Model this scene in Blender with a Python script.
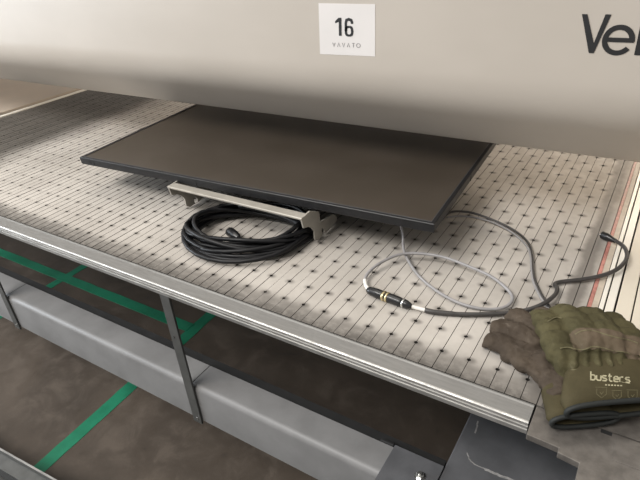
import bpy, bmesh, math, random
from mathutils import Vector, Matrix, noise
from mathutils.bvhtree import BVHTree

for o in list(bpy.data.objects): bpy.data.objects.remove(o)
scene = bpy.context.scene
COL = scene.collection
S = 0.025                 # one slat pitch of the cutting bed in metres
BEDZ = 0.85               # height of the bed above the floor in metres
FLOOR = -BEDZ / S         # floor level in pitch units
Q = 2.25937               # distance between rows of holes, in pitches

# ------------------------------------------------------------------ camera
CAM_R = ((0.844899698, 0.530095876, -0.071713752),      # right
         (0.218763681, -0.464751967, -0.857990711),     # down
         (-0.488146445, 0.709227729, -0.508634522))     # forward
CAM_C = (8.8718, -53.4462, 27.3086)
F = 541.12
def W(x, y, z): return Vector((x * S, y * S, z * S + BEDZ))
cam_d = bpy.data.cameras.new('camera'); cam = bpy.data.objects.new('camera', cam_d); COL.objects.link(cam)
cam_d.sensor_width = 36.0; cam_d.lens = F / 640 * 36; cam_d.clip_start = 0.01; cam_d.clip_end = 200
r_, d_, f_ = (Vector(v) for v in CAM_R)
m3 = Matrix((r_, -d_, -f_)).transposed()
cam.matrix_world = Matrix.Translation(W(*CAM_C)) @ m3.to_4x4()
scene.camera = cam

# ------------------------------------------------------------------ light
world = bpy.data.worlds.new('hall'); scene.world = world; world.use_nodes = True
bg = world.node_tree.nodes['Background']; bg.inputs[0].default_value = (1.0, 0.97, 0.93, 1); bg.inputs[1].default_value = 0.40
def area(name, loc, target, sx, sy, power, col):
    l = bpy.data.lights.new(name, 'AREA'); l.shape = 'RECTANGLE'; l.size = sx; l.size_y = sy; l.energy = power; l.color = col
    o = bpy.data.objects.new(name, l); COL.objects.link(o); o.location = loc
    o.rotation_euler = (Vector(target) - Vector(loc)).to_track_quat('-Z', 'Y').to_euler()
    return o
area('skylight', (-1.5, 0.5, 6.5), (-0.8, -0.2, 0), 5, 3, 120, (1.0, 0.95, 0.87))
area('hall_window', (1.2, 6.5, 3.3), (0.0, 0, 0.85), 5.0, 2.0, 430, (1.0, 0.84, 0.66))
area('loading_door', (-6.5, -3.2, 2.3), (-0.8, -0.4, 0.7), 3.0, 3.2, 330, (0.86, 0.93, 1.0))
area('front_fill', (-2.4, -4.2, 6.0), (-0.8, -0.3, 1.1), 4.0, 2.0, 450, (1.0, 0.97, 0.93))  # added fill lamp high on the camera side, brightens the beam front
vs = scene.view_settings
vs.view_transform = 'Standard'; vs.look = 'None'; vs.gamma = 1.0; vs.use_curve_mapping = False; vs.exposure = 0.0

# ------------------------------------------------------------------ helpers
def ray(u, v):
    a, b = (u - 320) / F, (v - 240) / F
    return r_ * a + d_ * b + f_
def at(u, v, z=None, x=None, y=None):      # photo pixel -> point on a known plane (pitch units)
    d = ray(u, v); c = Vector(CAM_C)
    ax, val = (0, x) if x is not None else (1, y) if y is not None else (2, z)
    return c + d * ((val - c[ax]) / d[ax])
def mesh_obj(name, verts, faces, mat, parent=None, smooth=False, scale=True):
    me = bpy.data.meshes.new(name)
    me.from_pydata([W(*v) if scale else v for v in verts], [], faces); me.update()
    bm = bmesh.new(); bm.from_mesh(me); bmesh.ops.recalc_face_normals(bm, faces=bm.faces); bm.to_mesh(me); bm.free()
    return link(name, me, mat, parent, smooth)
def link(name, me, mat, parent=None, smooth=False):
    o = bpy.data.objects.new(name, me); COL.objects.link(o)
    if mat is not None and not me.materials: me.materials.append(mat)
    if smooth: me.polygons.foreach_set('use_smooth', [True] * len(me.polygons))
    if parent: o.parent = parent; o.matrix_parent_inverse = Matrix.Translation(-parent.location)
    return o
def tag(o, label, cat, group=None):
    o['label'] = label; o['category'] = cat
    if group: o['group'] = group
    return o
def thing(name, loc, label, cat, group=None):
    o = bpy.data.objects.new(name, None); COL.objects.link(o); o.location = W(*loc); o.empty_display_size = 0.05
    return tag(o, label, cat, group)
def structure(o): o['kind'] = 'structure'; return o
def box_data(x0, x1, y0, y1, z0, z1):
    v = [(x, y, z) for z in (z0, z1) for y in (y0, y1) for x in (x0, x1)]
    f = [(0, 2, 3, 1), (4, 5, 7, 6), (0, 1, 5, 4), (2, 6, 7, 3), (0, 4, 6, 2), (1, 3, 7, 5)]
    return v, f
def box(name, x0, x1, y0, y1, z0, z1, mat, parent=None, bev=0.0):
    v, f = box_data(x0, x1, y0, y1, z0, z1)
    o = mesh_obj(name, v, f, mat, parent)
    if bev: bevel(o, bev)
    return o
def bevel(o, w, seg=2, ang=0.6):
    bm = bmesh.new(); bm.from_mesh(o.data)
    es = [e for e in bm.edges if len(e.link_faces) == 2 and e.calc_face_angle(0) > ang]
    bmesh.ops.bevel(bm, geom=es, offset=w * S, segments=seg, affect='EDGES', profile=0.5, clamp_overlap=True)
    bm.to_mesh(o.data); bm.free(); return o
def extrude_x(name, prof, x0, x1, mat, parent=None, smooth=False, close=True):     # (y,z) outline swept along x
    n = len(prof); v = [(x0, a, b) for a, b in prof] + [(x1, a, b) for a, b in prof]
    f = [(i, (i + 1) % n, n + (i + 1) % n, n + i) for i in range(n if close else n - 1)]
    if close: f += [tuple(range(n))[::-1], tuple(range(n, 2 * n))]
    return mesh_obj(name, v, f, mat, parent, smooth)
def spline(pts, n=8, closed=False):
    P = [Vector(p) for p in pts]; out = []; N = len(P)
    for i in range(N if closed else N - 1):
        if closed: a, b, c, d = P[i - 1], P[i], P[(i + 1) % N], P[(i + 2) % N]
        else: a, b, c, d = P[max(i - 1, 0)], P[i], P[i + 1], P[min(i + 2, N - 1)]
        for k in range(n):
            t = k / n
            out.append(0.5 * ((2 * b) + (c - a) * t + (2 * a - 5 * b + 4 * c - d) * t * t + (3 * b - a - 3 * c + d) * t ** 3))
    if not closed: out.append(P[-1])
    return out
def tube_data(path, rad, sides=8, closed=False):
    n = len(path); V = []; Fc = []
    rr = rad if callable(rad) else (lambda t: rad)
    t0 = (path[1] - path[0]).normalized()
    nrm = t0.cross(Vector((0, 0, 1)));  nrm = nrm.normalized() if nrm.length > 1e-4 else Vector((1, 0, 0))
    for i, p in enumerate(path):
        tg = (path[min(i + 1, n - 1)] - path[max(i - 1, 0)]).normalized()
        nrm = (nrm - tg * nrm.dot(tg)).normalized(); bn = tg.cross(nrm); r = rr(i / (n - 1))
        for k in range(sides):
            a = 2 * math.pi * k / sides
            V.append(p + nrm * (math.cos(a) * r) + bn * (math.sin(a) * r))
    for i in range(n - 1):
        for k in range(sides):
            Fc.append((i * sides + k, i * sides + (k + 1) % sides, (i + 1) * sides + (k + 1) % sides, (i + 1) * sides + k))
    if not closed: Fc += [tuple(range(sides))[::-1], tuple((n - 1) * sides + k for k in range(sides))]
    return V, Fc
def tube(name, pts, rad, mat, parent=None, n=8, sides=8):
    v, f = tube_data(spline(pts, n), rad, sides); return mesh_obj(name, v, f, mat, parent, True)
def stroke_data(segs, w, to3d, lift=0.0):       # flat polyline strokes given in a 2-D frame
    V, Fc = [], []
    for seg in segs:
        P = [Vector(p) for p in seg]; base = len(V)
        for i, p in enumerate(P):
            a = (P[i] - P[i - 1]).normalized() if i else (P[1] - P[0]).normalized()
            b = (P[i + 1] - P[i]).normalized() if i < len(P) - 1 else a
            na, nb = Vector((-a.y, a.x)), Vector((-b.y, b.x)); m = (na + nb)
            m = m / max(0.35, m.dot(na)) if m.length > 1e-6 else na
            V += [to3d(p + m * (w / 2)), to3d(p - m * (w / 2))]
        for i in range(len(P) - 1): Fc.append((base + 2 * i, base + 2 * i + 1, base + 2 * i + 3, base + 2 * i + 2))
    return V, Fc

# ------------------------------------------------------------------ materials
class NT:
    def __init__(s, name):
        s.m = bpy.data.materials.new(name); s.m.use_nodes = True; s.t = s.m.node_tree
        s.b = s.t.nodes['Principled BSDF']; s.pos = None
    def n(s, typ, **kw):
        x = s.t.nodes.new(typ)
        for k, v in kw.items(): setattr(x, k, v)
        return x
    def l(s, a, b): s.t.links.new(a, b)
    def put(s, sock, v):
        if isinstance(v, bpy.types.NodeSocket): s.l(v, sock)
        elif isinstance(v, (tuple, list)) and len(v) == 3 and sock.type == 'RGBA': sock.default_value = (*v, 1)
        else: sock.default_value = v
    def math(s, op, a, b=None, c=None, clamp=False):
        x = s.n('ShaderNodeMath', operation=op, use_clamp=clamp)
        for i, v in enumerate((a, b, c)):
            if v is not None: s.put(x.inputs[i], v)
        return x.outputs[0]
    def position(s):
        if s.pos is None: s.pos = s.n('ShaderNodeNewGeometry').outputs['Position']
        return s.pos
    def xyz(s):
        x = s.n('ShaderNodeSeparateXYZ'); s.l(s.position(), x.inputs[0]); return x.outputs
    def noise(s, scale, detail=4, rough=0.55, stretch=None, vec=None, dist=0.0):
        x = s.n('ShaderNodeTexNoise'); x.inputs['Scale'].default_value = scale; x.inputs['Detail'].default_value = detail
        x.inputs['Roughness'].default_value = rough; x.inputs['Distortion'].default_value = dist
        v = vec or s.position()
        if stretch:
            mp = s.n('ShaderNodeMapping'); mp.inputs['Scale'].default_value = stretch; s.l(v, mp.inputs[0]); v = mp.outputs[0]
        s.l(v, x.inputs['Vector']); return x.outputs['Fac']
    def ramp(s, v, lo, hi, a=0.0, b=1.0, smooth=True):
        x = s.n('ShaderNodeMapRange', interpolation_type='SMOOTHSTEP' if smooth else 'LINEAR')
        for i, q in enumerate((v, lo, hi, a, b)): s.put(x.inputs[i], q)
        return x.outputs[0]
    def mix(s, fac, a, b, mode='MIX'):
        x = s.n('ShaderNodeMix', data_type='RGBA', blend_type=mode)
        s.put(x.inputs[0], fac); s.put(x.inputs[6], a); s.put(x.inputs[7], b); return x.outputs[2]
    def out(s, col=None, rough=None, metal=None, spec=None, bump=None, bstr=0.3, bdist=0.002):
        if col is not None: s.put(s.b.inputs['Base Color'], col)
        if rough is not None: s.put(s.b.inputs['Roughness'], rough)
        if metal is not None: s.put(s.b.inputs['Metallic'], metal)
        if spec is not None: s.put(s.b.inputs['Specular IOR Level'], spec)
        if bump is not None:
            x = s.n('ShaderNodeBump'); x.inputs['Strength'].default_value = bstr; x.inputs['Distance'].default_value = bdist
            s.l(bump, x.inputs['Height']); s.l(x.outputs[0], s.b.inputs['Normal'])
        return s.m
def simple(name, col, rough=0.5, metal=0.0, var=0.12, scale=25, spec=0.5, bump=0.0, stretch=None):
    t = NT(name); nz = t.noise(scale, 5, 0.6, stretch)
    f = t.ramp(nz, 0.3, 0.7)
    c = t.mix(f, tuple(v * (1 - var) for v in col), tuple(min(1, v * (1 + var)) for v in col))
    return t.out(c, t.ramp(nz, 0.2, 0.8, rough * 0.88, min(1, rough * 1.1)), metal, spec, nz if bump else None, bump)

def slat_material():
    t = NT('bed_slat_plastic'); x, y, z = t.xyz()
    px = t.math('DIVIDE', x, S); py = t.math('DIVIDE', y, S)
    def lattice(ox, oy):          # squared distance to the nearest vacuum hole of one sub-lattice
        a = t.math('ADD', t.math('DIVIDE', px, 2.0), 0.5 - ox / 2); b = t.math('ADD', t.math('DIVIDE', py, 2 * Q), 0.5 - oy / 2)
        a = t.math('MULTIPLY', t.math('SUBTRACT', t.math('FRACT', a), 0.5), 2.0)
        b = t.math('MULTIPLY', t.math('SUBTRACT', t.math('FRACT', b), 0.5), 2 * Q)
        a = t.math('SUBTRACT', a, 0.09)
        a = t.math('MULTIPLY', a, 0.72)
        return t.math('SQRT', t.math('ADD', t.math('MULTIPLY', a, a), t.math('MULTIPLY', b, b)))
    d = t.math('MINIMUM', lattice(0, 0), lattice(1, 1))
    fine = t.noise(260, 4, 0.6); mid = t.noise(38, 4, 0.6, dist=0.3); big = t.noise(5.5, 4, 0.55)
    d2 = t.math('ADD', d, t.math('MULTIPLY', t.math('SUBTRACT', mid, 0.5), 0.35))
    smud = t.math('MULTIPLY', t.ramp(d2, 0.08, 0.46, 0.66, 0.0), t.math('MULTIPLY', t.ramp(px, 5.5, 5.8, 1, 0), t.ramp(px, -70, -15, 0.45, 1.0)))
    col = t.mix(t.ramp(big, 0.3, 0.7), (0.42, 0.388, 0.35), (0.525, 0.488, 0.443))
    col = t.mix(t.ramp(mid, 0.35, 0.8, 0, 0.28), col, (0.34, 0.31, 0.28))
    col = t.mix(smud, col, (0.07, 0.062, 0.055))
    # grime along the front border and beside the right border; left end coloured darker
    edge = t.math('ADD', py, t.math('MULTIPLY', t.math('SUBTRACT', t.noise(18, 2, 0.5), 0.5), 1.0))
    front = t.ramp(edge, -26.8, -23.9, 0.95, 0.0)
    line = t.math('MULTIPLY', t.ramp(edge, -25.9, -25.5), t.ramp(edge, -25.4, -24.8, 0.35, 0))
    front = t.math('MULTIPLY', front, t.ramp(t.noise(60, 4, 0.7), 0.3, 0.6, 0.75, 1.0))
    col = t.mix(front, col, (0.075, 0.068, 0.06)); col = t.mix(line, col, (0.10, 0.09, 0.08))
    ex = t.math('ADD', px, t.math('MULTIPLY', t.math('SUBTRACT', t.noise(16, 4, 0.6), 0.5), 0.9))
    right = t.math('MULTIPLY', t.ramp(ex, 5.0, 5.7), t.ramp(ex, 6.3, 6.9, 0.85, 0.15))
    col = t.mix(right, col, (0.16, 0.145, 0.13))
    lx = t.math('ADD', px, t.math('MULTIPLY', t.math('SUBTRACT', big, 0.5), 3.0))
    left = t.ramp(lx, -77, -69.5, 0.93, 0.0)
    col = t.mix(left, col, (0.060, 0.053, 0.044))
    info = t.n('ShaderNodeObjectInfo').outputs['Random']
    col = t.mix(t.ramp(info, 0, 1, 0.0, 0.16, False), col, (0.25, 0.225, 0.2))
    return t.out(col, t.ramp(mid, 0.2, 0.8, 0.5, 0.66), 0, 0.3, fine, 0.15, 0.001)
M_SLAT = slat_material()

M_GRIME = simple('slat_gap_grime', (0.035, 0.031, 0.027), 0.9, 0, 0.2, 60)
def concrete():
    t = NT('stained_concrete'); a = t.noise(1.7, 6, 0.62, dist=0.4); b = t.noise(9, 6, 0.65, dist=0.6); c = t.noise(90, 3, 0.6)
    col = t.mix(t.ramp(a, 0.3, 0.7), (0.056, 0.043, 0.032), (0.096, 0.074, 0.056))
    col = t.mix(t.ramp(b, 0.45, 0.72, 0, 0.55), col, (0.130, 0.103, 0.080))
    col = t.mix(t.ramp(b, 0.42, 0.25, 0, 0.5), col, (0.035, 0.030, 0.026))
    col = t.mix(t.ramp(c, 0.68, 0.8, 0, 0.4), col, (0.17, 0.15, 0.13))
    return t.out(col, t.ramp(b, 0.3, 0.7, 0.5, 0.75), 0, 0.4, c, 0.12, 0.002)
M_FLOOR = concrete()
def tape_mat():
    t = NT('worn_green_tape'); a = t.noise(40, 5, 0.7, (1, 0.4, 1)); b = t.noise(6, 4, 0.6)
    col = t.mix(t.ramp(b, 0.3, 0.7), (0.010, 0.135, 0.070), (0.016, 0.215, 0.115))
    col = t.mix(t.ramp(a, 0.66, 0.72, 0, 0.7), col, (0.02, 0.06, 0.04))
    return t.out(col, 0.5, 0, 0.4)
M_TAPE = tape_mat()
def beam_mat():
    t = NT('beam_beige_paint'); a = t.noise(3.0, 3, 0.5, (1, 1, 2)); b = t.noise(700, 2, 0.5)
    col = t.mix(t.ramp(a, 0.3, 0.7), (0.47, 0.425, 0.372), (0.505, 0.458, 0.403))
    return t.out(col, 0.42, 0.0, 0.45, b, 0.05, 0.0005)
M_BEAM = beam_mat()
def metal_mat(name, col, rough, var=0.12, stretch=(2, 60, 60), metal=0.85, scr=0.3):
    t = NT(name); a = t.noise(6, 5, 0.6, stretch); b = t.noise(22, 5, 0.7, dist=0.5)
    c = t.mix(t.ramp(a, 0.3, 0.7), tuple(v * (1 - var) for v in col), tuple(v * (1 + var) for v in col))
    c = t.mix(t.ramp(b, 0.62, 0.8, 0, scr), c, tuple(v * 0.55 for v in col))
    return t.out(c, t.ramp(b, 0.3, 0.7, rough * 0.8, rough * 1.25), metal, 0.5)
M_ALU = metal_mat('brushed_aluminium', (0.42, 0.41, 0.39), 0.5)
M_RAIL = metal_mat('dull_anodised_rail', (0.25, 0.245, 0.235), 0.5, 0.08, (3, 30, 30), 0.5, 0.15)
M_PLATE = metal_mat('dull_steel_plate', (0.165, 0.15, 0.135), 0.52, 0.2, (8, 8, 8), 0.55, 0.5)
M_TROUGH = simple('trough_grey_paint', (0.195, 0.192, 0.19), 0.5, 0, 0.10, 9)
M_POST = simple('post_grey_steel', (0.095, 0.095, 0.09), 0.45, 0.3, 0.12, 30)
M_DARKBOX = simple('box_charcoal_paint', (0.105, 0.106, 0.112), 0.5, 0, 0.15, 14)
M_SCRATCH = simple('bare_scratch', (0.34, 0.33, 0.32), 0.6, 0.2, 0.3, 90)
M_BLACK = simple('black_gap', (0.012, 0.012, 0.012), 0.7, 0, 0.1)
M_CREAM = simple('cream_paint', (0.66, 0.60, 0.50), 0.45, 0, 0.05, 8)
M_WHITE = simple('white_profile', (0.82, 0.78, 0.70), 0.35, 0, 0.04, 10)
M_RED = simple('red_stripe', (0.46, 0.20, 0.165), 0.55, 0, 0.25, 60)
M_BEIGE = simple('beige_strip', (0.50, 0.43, 0.35), 0.55, 0, 0.12, 40)
M_TAN = simple('tan_extension_top', (0.42, 0.355, 0.29), 0.5, 0, 0.06, 6)
M_TVFRAME = simple('tv_frame_black', (0.012, 0.012, 0.013), 0.45, 0, 0.2, 50, 0.35)
M_TVBACK = simple('tv_back_black', (0.015, 0.015, 0.016), 0.6, 0, 0.15, 80)
M_TVLINE = simple('tv_bezel_edge', (0.10, 0.10, 0.11), 0.3, 0.5, 0.1, 30)
def screen_mat():
    t = NT('dusty_screen'); a = t.noise(5, 4, 0.6); b = t.noise(300, 3, 0.6); g = t.noise(60, 2, 0.5)
    col = t.mix(t.ramp(a, 0.3, 0.7), (0.050, 0.040, 0.030), (0.060, 0.048, 0.037))
    col = t.mix(t.ramp(g, 0.76, 0.80, 0, 0.3), col, (0.2, 0.19, 0.18))
    return t.out(col, t.ramp(a, 0.3, 0.7, 0.30, 0.38), 0, 0.5)
M_SCREEN = screen_mat()
M_BRACKET = simple('bracket_beige_metal', (0.40, 0.375, 0.33), 0.4, 0.25, 0.08, 30)
M_CABLE = simple('black_rubber_cable', (0.006, 0.006, 0.007), 0.42, 0, 0.2, 90, 0.28)
M_GREYC = simple('grey_cable', (0.27, 0.26, 0.26), 0.42, 0, 0.1, 60)
M_DKC = simple('dark_grey_cable', (0.050, 0.046, 0.044), 0.42, 0, 0.15, 60)
M_WHC = simple('white_sleeve', (0.72, 0.70, 0.66), 0.45, 0, 0.05, 60)
M_PLUG = simple('black_plug_plastic', (0.012, 0.012, 0.013), 0.3, 0, 0.2, 120)
M_BRASS = simple('brass_ring', (0.62, 0.52, 0.30), 0.3, 0.8, 0.2, 80)
M_CHROME = simple('bright_steel', (0.62, 0.62, 0.60), 0.25, 0.9, 0.1, 80)
M_PAPER = simple('white_paper', (0.68, 0.65, 0.63), 0.7, 0, 0.02, 10)
M_INK = simple('black_ink', (0.013, 0.013, 0.014), 0.6, 0, 0.05, 40)
M_INKG = simple('grey_ink', (0.20, 0.19, 0.19), 0.6, 0, 0.05, 40)
def glove_mat(name, c1, c2, worn, wamt, rough=0.85, bs=0.5):
    t = NT(name); a = t.noise(14, 5, 0.6); b = t.noise(45, 5, 0.7, dist=0.8); f = t.noise(700, 3, 0.6)
    col = t.mix(t.ramp(a, 0.32, 0.68), c1, c2)
    col = t.mix(t.ramp(b, 0.55, 0.80, 0, wamt), col, worn)
    col = t.mix(t.ramp(b, 0.40, 0.22, 0, 0.55), col, tuple(v * 0.45 for v in c1))
    h = t.math('ADD', t.math('MULTIPLY', f, 0.35), b)
    return t.out(col, rough, 0, 0.2, h, bs, 0.003)
M_GREEN = glove_mat('olive_glove_fabric', (0.050, 0.044, 0.021), (0.088, 0.077, 0.038), (0.15, 0.128, 0.08), 0.6, 0.85, 0.9)
M_CUFF = glove_mat('olive_glove_cuff', (0.047, 0.039, 0.019), (0.070, 0.058, 0.029), (0.095, 0.072, 0.042), 0.4, 0.75, 0.25)
M_LEATHER = glove_mat('brown_glove_leather', (0.050, 0.038, 0.028), (0.088, 0.068, 0.050), (0.20, 0.165, 0.135), 0.5, 0.85, 0.9)
M_STRAP = glove_mat('brown_knuckle_leather', (0.085, 0.066, 0.042), (0.12, 0.09, 0.062), (0.16, 0.13, 0.10), 0.4)
M_TRIM = simple('black_binding', (0.010, 0.012, 0.011), 0.7, 0, 0.2, 120)
M_THREAD = simple('pale_print', (0.34, 0.31, 0.20), 0.8, 0, 0.25, 300)
M_SEAM = simple('olive_thread', (0.13, 0.115, 0.06), 0.85, 0, 0.2, 300)

# ------------------------------------------------------------------ floor
v, f = box_data(-420, 320, -260, 420, FLOOR - 4, FLOOR)
structure(mesh_obj('floor', v, f, M_FLOOR))
def tape(x0, x1, y0, y1, label, dz=0.0, skew=0.0, gap=None):
    # a thin strip with slightly uneven edges lying on the floor
    rnd = random.Random(int(x0 * 7 + y0)); along_y = abs(y1 - y0) > abs(x1 - x0); n = 24; V = []; Fc = []
    for i in range(n + 1):
        k = i / n; e0 = rnd.uniform(-.06, .06); e1 = rnd.uniform(-.06, .06)
        if along_y: a = (x0 + e0 + skew * k, y0 + (y1 - y0) * k); b = (x1 + e1 + skew * k, y0 + (y1 - y0) * k)
        else: a = (x0 + (x1 - x0) * k, y0 + e0 + skew * k); b = (x0 + (x1 - x0) * k, y1 + e1 + skew * k)
        V += [(*a, FLOOR + 0.05 + dz), (*b, FLOOR + 0.05 + dz), (*b, FLOOR), (*a, FLOOR)]
    for i in range(n):
        o = 4 * i
        for q in range(4): Fc.append((o + q, o + (q + 1) % 4, o + 4 + (q + 1) % 4, o + 4 + q))
    Fc += [(0, 1, 2, 3), (4 * n, 4 * n + 3, 4 * n + 2, 4 * n + 1)]
    tag(mesh_obj('floor_tape', V, Fc, M_TAPE), label, 'tape')
tape(-53.4, -51.2, -37.5, 2.2, 'green floor tape passing under the grey trough below the middle post', skew=-1.9)
tape(-92.2, -90.3, -30, 6, 'green floor tape crossing the long strip, farther from the middle post', skew=0.2)
tape(-118, -54.8, -5.9, -3.8, 'long green floor tape running lengthways in the dark under the table', dz=0.05, skew=0.6)

# ------------------------------------------------------------------ cutting table
table = thing('cutting_table', (-44, 0, FLOOR), 'long industrial cutting table with slatted off-white bed and aluminium front rail', 'table')
BX0, BX1, BY0, BY1 = -95.0, 6.0, -26.75, 58.0
bed = box('bed_base', -95.4, 6.95, BY0 - 0.1, BY1, -2.6, -0.32, M_BLACK, table)
def slat_mesh(par, hl=True, hr=True, gap=0.022):
    rad = 0.13
    ys = [BY0]; ev = []
    for j in range(-11, 26):
        yc = j * Q
        for k in range(-2, 3): ev.append((yc + rad * math.sin(k * math.pi / 4) if abs(k) < 2 else yc + math.copysign(rad, k), rad * math.cos(k * math.pi / 4), j))
    rows = [(BY0, 0, 0)]
    for yy, dx, j in ev:
        if abs(dx) < 1e-6: dx = 0.0
        left = (j - par) % 2 == 0
        rows.append((yy, dx if left and hl else 0, dx if (not left) and hr else 0))
    rows.append((BY1, 0, 0)); V = []; Fc = []
    for yy, a, b in rows:
        xl, xr = gap + a, 1 - gap - b
        V += [(xl, yy, 0), (xr, yy, 0), (xr, yy, -0.32), (xl, yy, -0.32)]
    for i in range(len(rows) - 1):
        o = 4 * i
        Fc += [(o, o + 1, o + 5, o + 4), (o + 1, o + 2, o + 6, o + 5), (o + 3, o, o + 4, o + 7)]
    Fc += [(0, 3, 2, 1)]
    me = bpy.data.meshes.new('slat'); me.from_pydata([(a * S, b * S, c * S) for a, b, c in V], [], Fc); me.update()
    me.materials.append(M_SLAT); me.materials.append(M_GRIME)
    for p in me.polygons: p.material_index = 0 if abs(p.normal.z) > 0.5 else 1
    return me
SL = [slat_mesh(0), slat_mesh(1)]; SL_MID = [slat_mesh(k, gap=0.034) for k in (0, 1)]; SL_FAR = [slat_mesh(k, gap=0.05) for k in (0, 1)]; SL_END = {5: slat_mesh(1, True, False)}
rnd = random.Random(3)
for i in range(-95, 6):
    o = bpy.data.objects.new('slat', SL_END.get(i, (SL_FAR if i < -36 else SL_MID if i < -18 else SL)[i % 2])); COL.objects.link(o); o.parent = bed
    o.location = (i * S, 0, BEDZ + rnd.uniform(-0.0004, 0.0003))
# right border: narrow grimy slat, red line, beige strip
o = box('border_strip', 6.03, 6.95, BY0, BY1, -0.32, -0.02, M_SLAT, bed)
o = box('red_line', 7.0, 7.28, BY0, BY1, -0.6, 0.0, M_RED, table)
o = box('beige_strip', 7.3, 7.74, BY0, BY1, -0.6, 0.02, M_BEIGE, table)
o = box('white_profile', 7.80, 8.12, -24.5, BY1, -0.6, 0.12, M_WHITE, table, 0.04)
o = box('cream_profile', 8.22, 8.80, -24.5, BY1, -0.6, 0.04, M_WHITE, table, 0.04)
o = box('cream_profile', 8.94, 10.02, -24.5, BY1, -0.6, 0.04, M_CREAM, table, 0.04)
o = box('cream_panel', 10.12, 30, -24.5, BY1, -0.6, 0.04, M_CREAM, table, 0.04)
box('side_body', 6.96, 30, -24.4, BY1, -5, -0.6, M_BLACK, table)
for (u, v_) in ((640, 174), (638, 201)):
    c = at(u, v_, 0.05); box('screw_head', 8.82, 8.96, c.y - .25, c.y + .25, -0.2, 0.09, M_BLACK, table)
# left border and extension table
box('white_profile', -96.3, -95.42, BY0, BY1, -2.0, 0.05, M_WHITE, table, 0.05)
box('joint_gap', -98.2, -96.3, BY0, BY1, -2.6, -0.5, M_DARKBOX, table)
box('extension_top', -190, -98.2, BY0, BY1, -2.0, 0.05, M_TAN, table, 0.1)
# front rail: flat top, then a ribbed lip
rail_prof = [(-26.85, -0.9), (-26.85, 0.02), (-26.98, 0.05), (-27.10, 0.0), (-28.25, -0.02), (-28.25, -0.9)]
extrude_x('front_rail', rail_prof, -190, 5.93, M_RAIL, table)
lip_prof = [(-28.26, -0.02), (-28.34, -0.03), (-28.42, -0.10), (-28.44, -0.24), (-28.36, -0.28), (-28.36, -0.33),
            (-28.46, -0.37), (-28.47, -0.52), (-28.39, -0.56), (-28.39, -0.61), (-28.48, -0.65), (-28.48, -0.98), (-28.40, -1.04), (-28.26, -1.04)]
extrude_x('rail_lip', lip_prof, -190, 5.93, M_ALU, table)  # lip in a lighter metal; the daylight it reflects is put into its colour
# corner plates to the right of the rail
cp = [(6.05, -26.9), (6.05, -29.35), (7.9, -29.45), (7.9, -29.8), (9.08, -29.95), (9.08, -40), (34, -40), (34, -26.9)]
n = len(cp); V = [(a, b, 0.02) for a, b in cp] + [(a, b, -0.45) for a, b in cp]
corner = mesh_obj('corner_plate', V, [tuple(range(n)), tuple(range(n, 2 * n))[::-1]] + [(i, (i + 1) % n, n + (i + 1) % n, n + i) for i in range(n)], M_PLATE, table)
bevel(corner, 0.04)
box('slot', 9.75, 10.35, -27.18, -26.9, -0.1, 0.035, M_BLACK, corner)
extrude_x('plate_lip', [(-26.88, -0.4), (-26.88, 0.10), (-24.6, 0.10), (-24.6, -0.4)], 6.3, 34, M_PLATE, table)
box('seam_plate', 10.6, 34, -28.9, -26.95, -0.1, 0.06, M_PLATE, corner, 0.02)
# posts and trough below the rail
def post(px):
    o = box('post', px - 0.6, px + 0.6, -28.40, -28.18, -17.9, -1.0, M_POST, table, 0.03)
    V, Fc = [], []
    for k in range(8):
        a = k * math.pi / 4; V.append((px + 0.05 + 0.15 * math.cos(a), -28.46, -17.25 + 0.15 * math.sin(a)))
    V += [(a, -28.38, c) for a, b, c in V]
    mesh_obj('rivet', V, [tuple(range(8))] + [(k, (k + 1) % 8, 8 + (k + 1) % 8, 8 + k) for k in range(8)], M_CHROME, o)
    V2 = [(a - 0.25, b, c + 11.2) for a, b, c in V]
    mesh_obj('rivet', V2, [tuple(range(8))] + [(k, (k + 1) % 8, 8 + (k + 1) % 8, 8 + k) for k in range(8)], M_POST, o)
for px in (-93.4, -59.75, -26.1): post(px)
def trough(x0, x1):
    prof = [(-28.15, -17.5)]
    for k in range(6):
        a = k / 5 * math.pi / 2; prof.append((-27.55 - 0.6 * math.cos(a), -13.1 + 0.6 * math.sin(a)))
    prof += [(-25.1, -12.5), (-25.1, -12.7), (-27.45, -12.72), (-27.9, -13.2), (-27.9, -17.5)]
    o = extrude_x('trough_section', prof, x0, x1, M_TROUGH, table)
    o.data.polygons.foreach_set('use_smooth', [len(p.vertices) == 4 for p in o.data.polygons])
    o.data.set_sharp_from_angle(angle=0.7)
    box('trough_floor', x0, x1, -27.9, -25.1, -17.5, -17.3, M_TROUGH, o)
    box('trough_back', x0, x1, -25.3, -25.12, -17.3, -12.72, M_BLACK, o)
box('black_back_strip', -126, -0.4, -25.05, -23.8, -17.3, -13.0, M_BLACK, table)  # plain black strip along the back of the trough
for x0, x1 in ((-126, -93.45), (-93.35, -59.8), (-59.7, -26.15), (-26.05, -0.4)): trough(x0, x1)
br = box('trough_bracket', -4.65, -0.2, -30.0, -24.95, -12.5, -12.25, M_DARKBOX, table, 0.04)
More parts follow.
